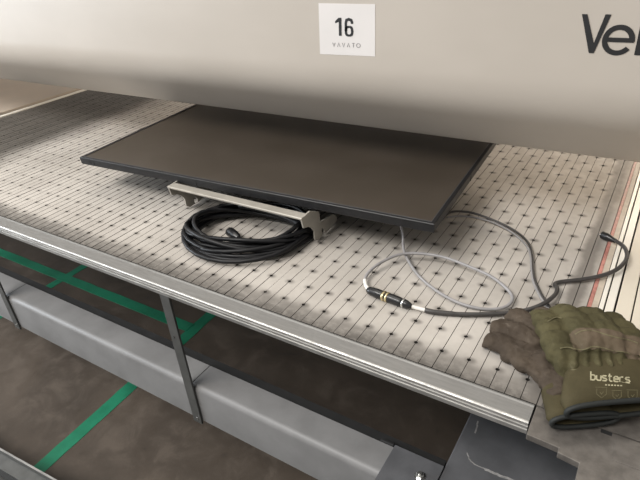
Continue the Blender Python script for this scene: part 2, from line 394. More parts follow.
def bolt(x, y, z, par):
    V, Fc = [], []
    hexa = [(0.34 * math.cos(k * math.pi / 3), 0.34 * math.sin(k * math.pi / 3)) for k in range(6)]
    for zz, sc in ((0, 1), (0.28, 1), (0.33, 0.86)): V += [(x + a * sc, y + b * sc, z + zz) for a, b in hexa]
    for l in range(2):
        for k in range(6): Fc.append((l * 6 + k, l * 6 + (k + 1) % 6, l * 6 + 6 + (k + 1) % 6, l * 6 + 6 + k))
    Fc.append(tuple(range(12, 18)))
    b = len(V)
    for zz in (0.3, 0.5): V += [(x + 0.17 * math.cos(k * math.pi / 4), y + 0.17 * math.sin(k * math.pi / 4), z + zz) for k in range(8)]
    for k in range(8): Fc.append((b + k, b + (k + 1) % 8, b + 8 + (k + 1) % 8, b + 8 + k))
    Fc.append(tuple(range(b + 8, b + 16)))
    V += [(x + 0.48 * math.cos(k * math.pi / 6), y + 0.48 * math.sin(k * math.pi / 6), z + 0.03) for k in range(12)]
    Fc.append(tuple(range(b + 16, b + 28)))
    mesh_obj('bolt', V, Fc, M_CHROME, par)
c = at(420, 476, -12.2); bolt(c.x, c.y, -12.25, br)
c = at(384, 446, -12.4); box('rubber_stop', c.x - 0.55, c.x + 0.75, -25.1, -24.75, -13.0, -12.3, M_BLACK, table, 0.08)
leg = box('leg_housing', -0.18, 26, -44, -10, FLOOR + 0.0, -12.4, M_DARKBOX, table, 0.12)
def scratch(pix, w, seed):
    rr = random.Random(seed); pts = [at(u, v_, -12.385) for u, v_ in pix]; pts = spline(pts, 5)
    pts = [(p.x + rr.uniform(-.03, .03), p.y + rr.uniform(-.03, .03)) for p in pts]
    V, Fc = stroke_data([pts], w, lambda p: (p.x, p.y, -12.38)); mesh_obj('scratch', V, Fc, M_SCRATCH, leg)
scratch(((467, 453), (470, 460), (476, 465), (486, 469)), 0.10, 1)
scratch(((485, 469), (494, 473), (501, 476), (515, 481)), 0.22, 2)
scratch(((478, 421), (477, 426), (475, 433)), 0.14, 3)
box('leg', -180, -172, -20, 50, FLOOR, -2.6, M_DARKBOX, table, 0.1)
box('leg', 10, 24, -9.9, 50, FLOOR, -5, M_DARKBOX, table, 0.1)
box('rear_panel', -172, 10, 7, 8, FLOOR + 1.5, -2.6, M_DARKBOX, table)  # added panel, blocks light from behind so the floor below stays dark

# ------------------------------------------------------------------ gantry beam
BR = 6.0; ZC = 14.0; YC = -53.446 + 0.931 * ((27.3086 + 0.931 * BR - ZC) / 0.365) + 0.365 * BR; YF = YC - BR
gantry = thing('gantry_beam', (-40, YC, 0), 'long pale beige gantry beam with rounded lower edge spanning the table', 'machine beam')
ZB = at(320, 90, y=YF).z; EY = YC + 0.3; EZ = 27.3086 - 0.3918 * (EY + 53.446) - 0.27     # bend of the cover and its lower edge
prof = [(YF, 34.0)]
def bez(a, b, c, n=8): return [tuple((1 - t) ** 2 * a[i] + 2 * t * (1 - t) * b[i] + t * t * c[i] for i in (0, 1)) for t in (k / n for k in range(n + 1))]
bl_ = math.hypot(EY - YF, ZB - EZ); ux, uz = (EY - YF) / bl_, (EZ - ZB) / bl_
prof += bez((YF, ZB + 2.6), (YF, ZB), (YF + ux * 2.6, ZB + uz * 2.6), 10)
prof += bez((EY - ux * 1.0, EZ - uz * 1.0), (EY + 0.1, EZ - 0.02), (EY + 1.2, EZ - 0.05), 6)
ZL = EZ - 0.05
prof += [(YC + 18, ZL)]
for k in range(1, 7):
    a = k / 6 * math.pi / 2; prof.append((YC + 18 + 4 * math.sin(a), ZL + 4 - 4 * math.cos(a)))
prof += [(YC + 22, 36), (YF + 2, 36)]
bm_o = extrude_x('beam_cover', prof, -165, 24, M_BEAM, gantry, False)
bm_o.data.polygons.foreach_set('use_smooth', [len(p.vertices) == 4 for p in bm_o.data.polygons]); bm_o.data.set_sharp_from_angle(angle=0.5)
for x0, x1 in ((-160, -150), (16, 23)): box('carriage', x0, x1, YC + 3, YC + 17, 0.06, ZL + 0.1, M_DARKBOX, gantry, 0.2)
def text_mesh(body, size, shear=0.0, offset=0.0, spacing=1.0):
    cu = bpy.data.curves.new('txt', 'FONT'); cu.body = body; cu.size = size; cu.shear = shear; cu.offset = offset; cu.space_character = spacing
    cu.fill_mode = 'FRONT'
    o = bpy.data.objects.new('txt', cu); COL.objects.link(o); bpy.context.view_layer.update()
    dg = bpy.context.evaluated_depsgraph_get(); me = bpy.data.meshes.new_from_object(o.evaluated_get(dg))
    V = [tuple(v.co[:2]) for v in me.vertices]; Fc = [tuple(p.vertices) for p in me.polygons]
    bpy.data.objects.remove(o); bpy.data.meshes.remove(me); return V, Fc
def fit(V, x0, x1, y0, y1):
    ax, bx = min(v[0] for v in V), max(v[0] for v in V); ay, by = min(v[1] for v in V), max(v[1] for v in V)
    return [(x0 + (v[0] - ax) / (bx - ax) * (x1 - x0), y0 + (v[1] - ay) / (by - ay) * (y1 - y0)) for v in V]
# machine lettering on the front of the beam: slanted V, e and the next stem
a = at(582, 14, y=YF); b = at(590, 53, y=YF); e0 = at(602, 40, y=YF); e1 = at(635, 40, y=YF); b2 = at(618, 55.5, y=YF); e2 = at(620, 24.5, y=YF)
H0, H1 = b.z, a.z; LY = YF - 0.03
x0 = a.x; wv = at(611.5, 15, y=YF).x - x0
sw = 0.46
def L3(p): return (p[0], LY, p[1])
vb = at(589.5, 53, y=YF).x
V1 = [(x0, H1), (x0 + 0.36, H1), (vb + 0.17, H0 + 0.70), (x0 + wv - 0.38, H1), (x0 + wv, H1), (vb + 0.28, H0), (vb - 0.05, H0)]
mesh_obj('lettering', [L3(p) for p in V1], [(0, 1, 2, 5, 6), (2, 3, 4, 5)], M_INK, gantry)
ec = ((e0.x + e1.x) / 2, (e2.z + b2.z) / 2); ew, eh = (e1.x - e0.x) / 2, (e2.z - b2.z) / 2
def ept(ang, k): return (ec[0] + (ew - k) * math.cos(ang), ec[1] + (eh - k * 0.95) * math.sin(ang))
V2, F2 = [], []
N = 40
for i in range(N + 1):
    ang = math.radians(-4 + (332 - 4) * i / N)
    V2 += [L3(ept(ang, 0)), L3(ept(ang, 0.36))]
for i in range(N): F2.append((2 * i, 2 * i + 1, 2 * i + 3, 2 * i + 2))
k = len(V2)
V2 += [L3((ec[0] - ew + 0.30, ec[1] + 0.17)), L3((ec[0] + ew - 0.30, ec[1] + 0.17)), L3((ec[0] + ew - 0.01, ec[1] - 0.13)), L3((ec[0] - ew + 0.30, ec[1] - 0.13))]
V2 = [(a, b - (0.012 if i >= k else 0), c) for i, (a, b, c) in enumerate(V2)]
F2.append((k, k + 1, k + 2, k + 3))
mesh_obj('lettering', V2, F2, M_INK, gantry)
s0 = at(634, 55, y=YF); s1 = at(640, 55, y=YF)
hx = e2.z - s0.z
V3 = [(s0.x, s0.z), (s0.x + 0.38, s0.z), (s0.x + 0.38 + hx * 0.0, e2.z), (s0.x + hx * 0.0, e2.z)]
rr_ = [(s0.x + 0.40 + hx * 0.0, e2.z - 0.75), (s0.x + 0.55 + hx * 0.0, e2.z - 0.25), (s0.x + 1.1 + hx * 0.0, e2.z + 0.02), (s0.x + 1.35 + hx * 0.0, e2.z), (s0.x + 1.3 + hx * 0.0, e2.z - 0.42), (s0.x + 0.9 + hx * 0.0, e2.z - 0.48)]
mesh_obj('lettering', [L3(p) for p in V3 + rr_], [(0, 1, 2, 3), (4, 5, 6, 7, 8, 9)], M_INK, gantry)

# lot label taped on the beam
A, B, C_, D = (at(u, v_, y=YF) for u, v_ in ((318.6, 3.2), (375.2, 4.2), (320.2, 54.0), (375.2, 56.4)))
label = thing('lot_label', ((A.x + B.x) / 2, YF, C_.z), 'square white paper label numbered 16 stuck on the beige beam', 'label')
LYP = YF - 0.02
V = [(A.x, LYP, A.z), (B.x, LYP, B.z), (D.x, LYP, D.z), (C_.x, LYP, C_.z)]; V += [(a, YF + 0.0, c) for a, b, c in V]
mesh_obj('paper', V, [(0, 1, 2, 3), (4, 7, 6, 5), (0, 4, 5, 1), (1, 5, 6, 2), (2, 6, 7, 3), (3, 7, 4, 0)], M_PAPER, label)
def lab(u, v_):          # label-local fractions -> surface of the paper
    top = A.lerp(B, u); bot = C_.lerp(D, u); p = top.lerp(bot, v_); return (p.x, LYP - 0.02, p.z)
# "16" as bold condensed strokes
one = [(0.300, 0.335), (0.365, 0.265), (0.415, 0.265), (0.415, 0.615), (0.365, 0.615), (0.365, 0.345), (0.300, 0.375)]
mesh_obj('numeral', [lab(*p) for p in one], [(0, 1, 5, 6), (1, 2, 3, 4, 5)], M_INK, label)
ring = []; N = 28
cx, cy, rx, ry, rs = 0.548, 0.52, 0.078, 0.105, 0.034
V, Fc = [], []
for i in range(N):
    t = 2 * math.pi * i / N; c_, s_ = math.cos(t), math.sin(t)
    sg = lambda v: math.copysign(abs(v) ** 0.7, v)
    V += [lab(cx + rx * sg(c_), cy + ry * sg(s_)), lab(cx + rs * sg(c_), cy + 0.062 * sg(s_))]
for i in range(N): Fc.append((2 * i, 2 * i + 1, (2 * i + 3) % (2 * N), (2 * i + 2) % (2 * N)))
k = len(V)
st = [(cx - rx, 0.52), (cx - rx, 0.36), (cx - 0.060, 0.285), (cx, 0.262), (cx + 0.058, 0.283), (cx + rx, 0.345), (cx + rx, 0.375), (cx + rs, 0.375), (cx + 0.026, 0.332), (cx, 0.318), (cx - 0.026, 0.332), (cx - rs, 0.37), (cx - rs, 0.52)]
V += [lab(*p) for p in st]
for i in range(6): Fc.append((k + i, k + i + 1, k + 11 - i, k + 12 - i))
mesh_obj('numeral', V, Fc, M_INK, label)
wx0, wx1, wy0, wy1 = 0.225, 0.755, 0.755, 0.835
cw = (wx1 - wx0) / 6; segs = []
for i, ch in enumerate('VAVATO'):
    l = wx0 + cw * (i + 0.24); r = wx0 + cw * (i + 0.76); m = (l + r) / 2
    if ch == 'V': segs.append([(l, wy0), (m, wy1), (r, wy0)])
    elif ch == 'A': segs.append([(l, wy1), (m, wy0), (r, wy1)])
    elif ch == 'T': segs += [[(l, wy0), (r, wy0)], [(m, wy0), (m, wy1)]]
    else: segs.append([(m + 0.034 * math.cos(t * math.pi / 8), (wy0 + wy1) / 2 + 0.04 * math.sin(t * math.pi / 8)) for t in range(17)])
V, Fc = stroke_data(segs, 0.0095, lambda p: lab(p.x, p.y)); mesh_obj('lettering', V, Fc, M_INKG, label)

# ------------------------------------------------------------------ television lying face up
TZ = 4.5; TH = 0.92
fl = at(79.5, 157, TZ); fr = at(434.3, 224.3, TZ)
TVW = (fr - fl).length; TVD = 25.9; yaw = math.atan2(fr.y - fl.y, fr.x - fl.x); pit = math.radians(0.5)
tv = thing('television', (fl.x + 22, fl.y + 12, 0), 'large black flat-screen television lying face up on the slatted bed', 'television')
ca, sa = math.cos(yaw), math.sin(yaw)
def T(x, y, z):          # television-local (from the front-left top corner) -> pitch units
    z2 = z * math.cos(pit) + y * math.sin(pit); y2 = y * math.cos(pit) - z * math.sin(pit)
    return (fl.x + ca * x - sa * y2, fl.y + sa * x + ca * y2, TZ + z2)
def tvbox(name, x0, x1, y0, y1, z0, z1, mat, par, bev=0):
    v, f = box_data(x0, x1, y0, y1, z0, z1); o = mesh_obj(name, [T(*p) for p in v], f, mat, par)
    if bev: bevel(o, bev)
    return o
bw = 0.42
# frame ring with stepped cross-section
def ring_frame(name, levels, mat, par):
    V, Fc = [], []
    for (ins, z) in levels: V += [T(ins, ins, z), T(TVW - ins, ins, z), T(TVW - ins, TVD - ins, z), T(ins, TVD - ins, z)]
    for l in range(len(levels) - 1):
        for k in range(4): Fc.append((4 * l + k, 4 * l + (k + 1) % 4, 4 * l + 4 + (k + 1) % 4, 4 * l + 4 + k))
    return mesh_obj(name, V, Fc, mat, par)
fr_o = ring_frame('frame', [(0.5, -TH), (0.10, -TH), (0.03, -TH + 0.08), (0.0, -0.30), (0.0, -0.06), (0.06, 0.0), (bw - 0.07, 0.0), (bw, -0.06)], M_TVFRAME, tv)
ring_frame('bezel_edge', [(bw - 0.075, 0.0), (bw - 0.06, 0.012), (bw - 0.01, 0.012), (bw, -0.02), (bw, -0.06)], M_TVLINE, tv)
mesh_obj('screen', [T(bw - 0.02, bw - 0.02, -0.055), T(TVW - bw + .02, bw - .02, -0.055), T(TVW - bw + .02, TVD - bw + .02, -0.055), T(bw - .02, TVD - bw + .02, -0.055)], [(0, 1, 2, 3)], M_SCREEN, tv)
tvbox('rear_panel', 0.3, TVW - 0.3, 0.3, TVD - 0.3, -TH - 0.05, -0.3, M_TVBACK, tv)
# bulged back housing on which the set rests
V, Fc = [], []
for ix, iy, z in ((1.8, 3.2, -TH - 0.04), (3.2, 5.4, -TH - 1.2), (6.5, 8.8, -TZ + 0.16)):
    V += [T(ix, iy, z), T(TVW - ix, iy, z), T(TVW - ix, TVD - 1.2, z - (0.2 if z < -3 else 0)), T(ix, TVD - 1.2, z - (0.2 if z < -3 else 0))]
V = [(a, b, max(c, 0.03)) for a, b, c in V]
for l in range(2):
    for k in range(4): Fc.append((4 * l + k, 4 * l + (k + 1) % 4, 4 * l + 4 + (k + 1) % 4, 4 * l + 4 + k))
Fc.append((8, 9, 10, 11)); mesh_obj('back_housing', V, Fc, M_TVBACK, tv)
# joint lines and recesses in the frame edge that faces the rail
for fx in (0.038, 0.052, 0.41): tvbox('edge_joint', TVW * fx, TVW * fx + 0.07, -0.02, 0.1, -TH + 0.12, -0.08, M_BLACK, fr_o)
for fx in (0.09, 0.155): tvbox('edge_recess', TVW * fx, TVW * fx + 1.0, -0.015, 0.1, -0.62, -0.40, M_BLACK, fr_o)
# status light housing under the front edge
tvbox('edge_joint', TVW + -0.1, TVW + 0.015, TVD * .42, TVD * .42 + 0.1, -TH + 0.1, -0.05, M_BLACK, fr_o)

# ------------------------------------------------------------------ bracket in front of the television
XR = -17.35
bk = thing('wall_bracket', (-26, -16.5, 0), 'beige metal mounting bracket with hooked ends under the television edge', 'bracket')
pix = [(301.5, 219), (310, 211.2), (319, 211.6), (320.5, 222), (332.5, 214.3), (336.5, 215.8), (337.2, 220.5), (325.5, 233.2), (324.6, 229.5), (322.6, 228.2), (321.6, 230.5), (322.6, 236), (318.5, 240), (315.2, 239.8), (314.5, 231.5), (312, 228), (308.5, 226.8), (303.8, 228.2)]
pl = [at(u, v_, x=XR) for u, v_ in pix]; prof = [(p.y, max(p.z, 0.02)) for p in pl]
ztop = prof[0][1]; yfr = prof[0][0]
lc = at(163.8, 188.5, y=yfr); XL = at(163.8, 188.5, z=ztop).x
def plate(x, th, par):
    o = extrude_x('hook_plate', prof, x - th, x, M_BRACKET, par); return o
hp = plate(XR, 0.16, bk); hp2 = plate(XL + 0.16, 0.16, bk)
ypl = at(310, 211.2, x=XR)
rp = [(yfr, ztop - 0.16), (yfr - 0.02, ztop + 0.0), (yfr + 0.06, ztop + 0.06), (yfr + 1.05, ztop + 0.02), (yfr + 1.05, ztop - 0.10), (yfr + 0.14, ztop - 0.06), (yfr + 0.12, ztop - 0.16)]
extrude_x('rail', rp, XL, XR - 0.02, M_BRACKET, bk)

# ------------------------------------------------------------------ coil of black cable
coil = thing('cable_coil', (-24, -18, 0), 'coil of thick black power cable lying below the bracket', 'cable')
rnd = random.Random(11); path = []
NL = 13; CR = 0.22
cen = at(252, 232, 0.3)
lft = at(183.5, 240, 0.3); bot = at(238, 262.5, 0.3)
turn = 26
for k in range(NL * turn + 9):
    t = k / turn; L = int(t); fr_ = t - L
    rn = random.Random(100 + L); rn2 = random.Random(101 + L)
    def par(r): return r.uniform(0.74, 1.0), r.uniform(-0.9, 0.5), r.uniform(-0.6, 0.8), r.uniform(0.5, 1.0)
    pa, pb = par(rn), par(rn2); q = [a + (b - a) * fr_ for a, b in zip(pa, pb)]
    a = 2 * math.pi * fr_
    ax, ay = 7.1 * q[0], 5.5 * q[3]
    th = math.radians(20 + 9 * q[1])
    ex, ey = ax * math.cos(a), ay * math.sin(a)
    X = -24.35 + ex * math.cos(th) - ey * math.sin(th) + q[1] * 0.8; Y = -17.9 + ex * math.sin(th) + ey * math.cos(th) + q[2] * 0.5
    z = CR + (0.12 + 0.10 * L) * (0.55 + 0.45 * math.sin(a * 2 + L * 1.7)) + 0.035 * L
    X = X if X < -19.5 else -19.5 + 1.75 * math.tanh((X + 19.5) / 1.75)
    path.append(Vector((X, Y, max(z, CR + 0.01))))
vv, ff = tube_data(path, CR, 9); mesh_obj('cable', vv, ff, M_CABLE, coil, True)
# free end with plug inside the loop
p0 = at(300, 236, 0.9); pts = [p0, at(285, 240.5, 0.8), at(262, 243.5, 0.6), at(246, 241, 0.5), at(238, 238, 0.5)]
tube('cable_end', pts, CR * 0.95, M_CABLE, coil)
a = at(239, 238.5, 0.5); b = at(229.5, 231.5, 0.55)
tube('plug', [a, a.lerp(b, 0.25), a.lerp(b, 0.6), b], lambda t: 0.28 + 0.22 * min(1, t * 2.2), M_PLUG, coil, 4, 8)

# ------------------------------------------------------------------ signal cable with inline connector
sig = thing('signal_cable', (-8, -18, 0), 'thin grey looped cable joined to a black inline connector', 'cable')
g = [(400, 222, 2.4), (403.0, 235, 1.4), (403.3, 247, 0.7), (408, 260, 0.5), (420, 277, 0.35), (440, 293, 0.25), (462, 304, 0.22), (484, 309, 0.2), (502, 308, 0.3), (512, 301, 0.45), (509, 291, 0.6), (492, 277, 0.8), (468, 266, 0.9), (443, 257, 0.95), (420, 253.5, 0.9), (400, 254.5, 0.8), (382, 262, 0.7), (370, 271, 0.55), (365.2, 279, 0.42), (366.5, 287, 0.36), (369, 290, 0.36)]
tube('grey_cable', [at(*p) for p in g], 0.135, M_GREYC, sig, 8)
tube('white_sleeve', [at(365, 280, 0.43), at(365.8, 285, 0.40), at(368.2, 289.3, 0.36)], 0.17, M_WHC, sig)
c0, c1 = at(367.5, 289.8, 0.40), at(411.8, 306.3, 0.40)
def conn(name, t0, t1, prof, mat, n=10):
    pth = [c0.lerp(c1, t0 + (t1 - t0) * i / n) for i in range(n + 1)]
    def rad(t):
        for (a, ra), (b, rb) in zip(prof, prof[1:]):
            if t <= b: return ra + (rb - ra) * (t - a) / (b - a)
        return prof[-1][1]
    v, f = tube_data(pth, rad, 14); return mesh_obj(name, v, f, mat, sig, True)
conn('connector_body', 0.0, 0.44, [(0, 0.22), (0.12, 0.34), (0.5, 0.40), (1, 0.40)], M_PLUG)
conn('connector_ring', 0.36, 0.41, [(0, 0.43), (1, 0.43)], M_BRASS, 2)
conn('connector_ring', 0.44, 0.485, [(0, 0.43), (1, 0.43)], M_BRASS, 2)
conn('connector_body', 0.42, 0.80, [(0, 0.37), (0.2, 0.40), (0.8, 0.40), (1, 0.34)], M_PLUG)
conn('connector_ring', 0.80, 0.84, [(0, 0.385), (1, 0.385)], M_CHROME, 2)
conn('connector_body', 0.84, 1.0, [(0, 0.37), (0.4, 0.32), (1, 0.18)], M_PLUG)
wh = [at(411, 306, 0.36), at(418, 308.2, 0.32), at(425.5, 310.2, 0.28)]
tube('white_sleeve', wh, 0.16, M_WHC, sig)
bl = [(425, 310, 0.28), (433, 311.8, 0.26), (447, 313.3, 0.24), (462, 314.3, 0.24), (480, 314.4, 0.28), (502, 313.6, 0.30), (520, 311.4, 0.30), (535, 307.5, 0.48), (547, 301.5, 0.60), (555.5, 294, 0.55), (557, 288, 0.45), (554.6, 284.3, 0.34), (561, 281.8, 0.28), (580, 279.6, 0.30), (600, 276, 0.40), (615, 270.5, 0.55), (623.5, 263.5, 0.62), (627, 256.5, 0.62), (625.5, 249, 0.58), (620.5, 243.8, 0.52), (614.5, 240.2, 0.45)]
tube('dark_cable', [at(*p) for p in bl], lambda t: 0.20 if t < 0.12 else 0.175, M_DKC, sig, 8)
pa, pb = at(615.5, 241, 0.42), at(599.5, 233.2, 0.36)
tube('white_sleeve', [at(621.5, 244.6, 0.5), at(617.5, 241.8, 0.45), at(614.5, 240.2, 0.43)], 0.15, M_WHC, sig)
pl_o = tube('plug', [pa, pa.lerp(pb, 0.3), pa.lerp(pb, 0.55), pa.lerp(pb, 0.8)], lambda t: 0.22 + 0.16 * min(1, max(0, t - 0.15) * 2.5), M_PLUG, sig, 4, 10)
dv = (pb - pa).normalized(); sd = Vector((-dv.y, dv.x, 0)).normalized()
for s_ in (-1, 1):
    q0 = pa.lerp(pb, 0.78) + sd * (0.17 * s_); tube('plug_pin', [q0, q0 + dv * 0.35], 0.07, M_CHROME, pl_o, 2, 6)
# second, separate lead from under the right edge of the set
lead = [(446, 214.5, 1.0), (452, 211.8, 0.95), (460, 211.4, 0.9), (472, 212.8, 0.75), (488, 218, 0.6), (503, 224.3, 0.45), (516, 231.6, 0.32), (525.5, 239.5, 0.26), (530.5, 247, 0.22), (532.5, 256, 0.2), (533, 268, 0.2), (534.5, 279, 0.2), (539, 290, 0.2), (545, 300.5, 0.2), (551, 309, 0.25), (556, 315, 0.3)]
ld = thing('power_lead', (0, -12, 0), 'grey double lead curving from the television edge to the green glove', 'cable')
tube('strand', [at(*p) for p in lead], 0.12, M_DKC, ld, 8)
lead2 = [(447, 217.5, 0.35), (455, 216.3, 0.3), (468, 216.5, 0.28), (485, 219.8, 0.3), (501, 226.0, 0.30), (514, 233.8, 0.22), (523.5, 242, 0.18), (529, 250, 0.17), (531, 259, 0.17), (531.6, 270, 0.17), (533.2, 281, 0.17), (537.8, 291.8, 0.17), (543.5, 302, 0.17), (549.5, 310.5, 0.2)]
tube('strand', [at(*p) for p in lead2], 0.10, M_GREYC, ld, 8)

# ------------------------------------------------------------------ work gloves
def remesh_union(parts, voxel, smooth_it=4):
    bm = bmesh.new()
    for V, Fc in parts:
        vs_ = [bm.verts.new(W(*p)) for p in V]
        for q in Fc:
            try: bm.faces.new([vs_[i] for i in q])
            except ValueError: pass
    bmesh.ops.recalc_face_normals(bm, faces=bm.faces)
    me = bpy.data.meshes.new('tmp'); bm.to_mesh(me); bm.free()
    o = bpy.data.objects.new('tmp', me); COL.objects.link(o)
    m = o.modifiers.new('r', 'REMESH'); m.mode = 'VOXEL'; m.voxel_size = voxel * S
    m2 = o.modifiers.new('s', 'SMOOTH'); m2.factor = 0.5; m2.iterations = smooth_it
    bpy.context.view_layer.update(); dg = bpy.context.evaluated_depsgraph_get()
    out = bpy.data.meshes.new_from_object(o.evaluated_get(dg)); bpy.data.objects.remove(o); bpy.data.meshes.remove(me)
    return out
def loft(sections, sides=18, p_=2.4):
    # sections: centre, half-width vector, half-height (z); super-ellipse rings joined into a closed shell
    V, Fc = [], []
    for c, wv_, h in sections:
        c = Vector(c); wv_ = Vector(wv_)
        for k in range(sides):
            a = 2 * math.pi * k / sides; cc, ss = math.cos(a), math.sin(a)
            q = c + wv_ * (math.copysign(abs(cc) ** (2 / p_), cc)) + Vector((0, 0, h)) * (math.copysign(abs(ss) ** (2 / p_), ss))
            V.append(q)
    n = len(sections)
    for i in range(n - 1):
        for k in range(sides): Fc.append((i * sides + k, i * sides + (k + 1) % sides, (i + 1) * sides + (k + 1) % sides, (i + 1) * sides + k))
    Fc += [tuple(range(sides))[::-1], tuple((n - 1) * sides + k for k in range(sides))]
    return V, Fc
def finger(pts, r0, r1, flat=0.8):
    path = spline(pts, 5); n = len(path); secs = []
    for i, p in enumerate(path):
        t = i / (n - 1); tg = path[min(i + 1, n - 1)] - path[max(i - 1, 0)]; sd = Vector((-tg.y, tg.x, 0))
        if sd.length < 1e-5: sd = Vector((1, 0, 0))
        sd.normalize(); r = r0 + (r1 - r0) * t
        if t > 0.88: r *= math.sqrt(max(0.05, 1 - ((t - 0.88) / 0.125) ** 2))
        secs.append((p, sd * r, r * flat))
    return loft(secs)
def wrinkle(me, amp, freq, seed, extra=None):
    me.update(); no = [v.normal.copy() for v in me.vertices]
    for v, nn in zip(me.vertices, no):
        p = v.co / S * freq + Vector((seed, 0, 0)); a = noise.fractal(p, 1.0, 2.0, 3) * amp
        if extra: a += extra(v.co)
        v.co += nn * (a * S)
        v.co.z = max(v.co.z, BEDZ + 0.003)
def take_faces(me, test, offset):      # copy the faces that pass a test into a thin raised layer
    me.update(); idx = {}; V = []; Fc = []
    for p in me.polygons:
        if test(p.center, p.normal):
            q = []
            for i in p.vertices:
                if i not in idx: idx[i] = len(V); V.append(me.vertices[i].co + me.vertices[i].normal * (offset * S))
                q.append(idx[i])
            Fc.append(q)
    return V, Fc
def cuff_shell(secs, thick=0.12, sides=40, p_=2.6):
    # open flattened sleeve with thickness; returns mesh data and the rim loop at the free end
    V, Fc = [], []; n = len(secs)
    for lay in (0, 1):
        for c, wv_, h in secs:
            c = Vector(c); wv_ = Vector(wv_); l = wv_.length; ww = wv_ * ((l - thick * lay) / l); hh = max(0.03, h - thick * lay)
            for k in range(sides):
                a = 2 * math.pi * k / sides; cc, ss = math.cos(a), math.sin(a)
                V.append(c + ww * math.copysign(abs(cc) ** (2 / p_), cc) + Vector((0, 0, hh)) * math.copysign(abs(ss) ** (2 / p_), ss))
    for lay in (0, 1):
        b = lay * n * sides
        for i in range(n - 1):
            for k in range(sides): Fc.append((b + i * sides + k, b + i * sides + (k + 1) % sides, b + (i + 1) * sides + (k + 1) % sides, b + (i + 1) * sides + k))
    for k in range(sides): Fc.append(((n - 1) * sides + k, (n - 1) * sides + (k + 1) % sides, 2 * n * sides - sides + (k + 1) % sides, 2 * n * sides - sides + k))
    rim = [V[(n - 1) * sides + k] for k in range(sides)]
    return V, Fc, rim
def trim(rim, rad, mat, par):
    pth = rim + [rim[0]]; v, f = tube_data(pth, rad, 6, True); return mesh_obj('binding', v, f, mat, par, True)

# brown glove, palm up, lying on the bed with its cuff on the corner plate
g1 = thing('work_glove', (5, -23, 0), 'brown leather work glove, palm up, partly covered by the olive glove', 'glove', 'pair of work gloves')
parts = [
    finger([at(548, 360, .75), at(520, 350, .85), at(502, 343.5, .72), at(484, 338.5, .46)], 0.92, 0.86, 0.60),
    finger([at(551, 350, .8), at(530, 340.5, 1.05), at(511, 331.5, .85), at(493, 325.5, .50)], 0.84, 0.80, 0.70),
    finger([at(559, 344, .85), at(543, 331.5, 1.15), at(527, 321, .95), at(509, 314.5, .50)], 0.84, 0.78, 0.70),
    finger([at(566, 340, .9), at(556, 327, 1.10), at(546, 318, .9), at(534, 312.0, .50)], 0.82, 0.70, 0.72),
    finger([at(566, 384, .8), at(545, 373, .95), at(526, 362, .75), at(506, 350, .46)], 0.95, 0.80, 0.60),
    loft([(at(538, 348, .75), (at(563, 336, .8) - at(526, 357, .8)) * 0.42, 0.45), (at(552, 360, .85), (at(580, 350, .8) - at(535, 370, .8)) * 0.46, 0.85),
          (at(563, 380, .9), (at(588, 372, .8) - at(545, 386, .8)) * 0.46, 0.85), (at(570, 397, .85), (at(594, 390, .8) - at(549, 402, .8)) * 0.5, 0.75)]),
]
me = remesh_union(parts, 0.075, 2)
ax0, ax1 = W(*at(540, 345, .8)), W(*at(570, 397, .8)); axd = (ax1 - ax0).normalized()
def palm_folds(co):
    s_ = (co - ax0).dot(axd) / S
    return 0.06 * noise.noise(co / S * 2.6) + 0.07 * math.sin(s_ * 4.2 + 1.3 * noise.noise(co / S * 0.7)) * max(0, min(1, (s_ + 0.5) / 2))
wrinkle(me, 0.15, 0.75, 3.0, lambda co: palm_folds(co) + 0.05 * noise.ridged_multi_fractal(co / S * 0.9, 1.0, 2.0, 3, 1.0, 2.0) - 0.05)
hand = link('hand', me, M_LEATHER, g1, True)
V, Fc = take_faces(me, lambda c, nn: nn.z < 0.25 and (c - ax0).dot(axd) < 3.0 * S, 0.012)
s0_, s1_, s2_ = (at(563, 387, .85), (at(588, 382, .8) - at(545, 392, .8)) * 0.50, 0.72), (at(571, 404, .8), (at(598, 396, .8) - at(549, 406, .8)) * 0.52, 0.72), (at(585, 420, .80), (at(622, 414, .7) - at(556, 420, .7)) * 0.50, 0.50)
mid_ = (at(578, 412.5, .86), (at(611, 404, .8) - at(551, 413, .8)) * 0.52, 0.62)
V, Fc, rim = cuff_shell([s0_, s1_, mid_, s2_])
c1_o = mesh_obj('cuff', V, Fc, M_CUFF, g1, True); trim(rim, 0.16, M_TRIM, c1_o)

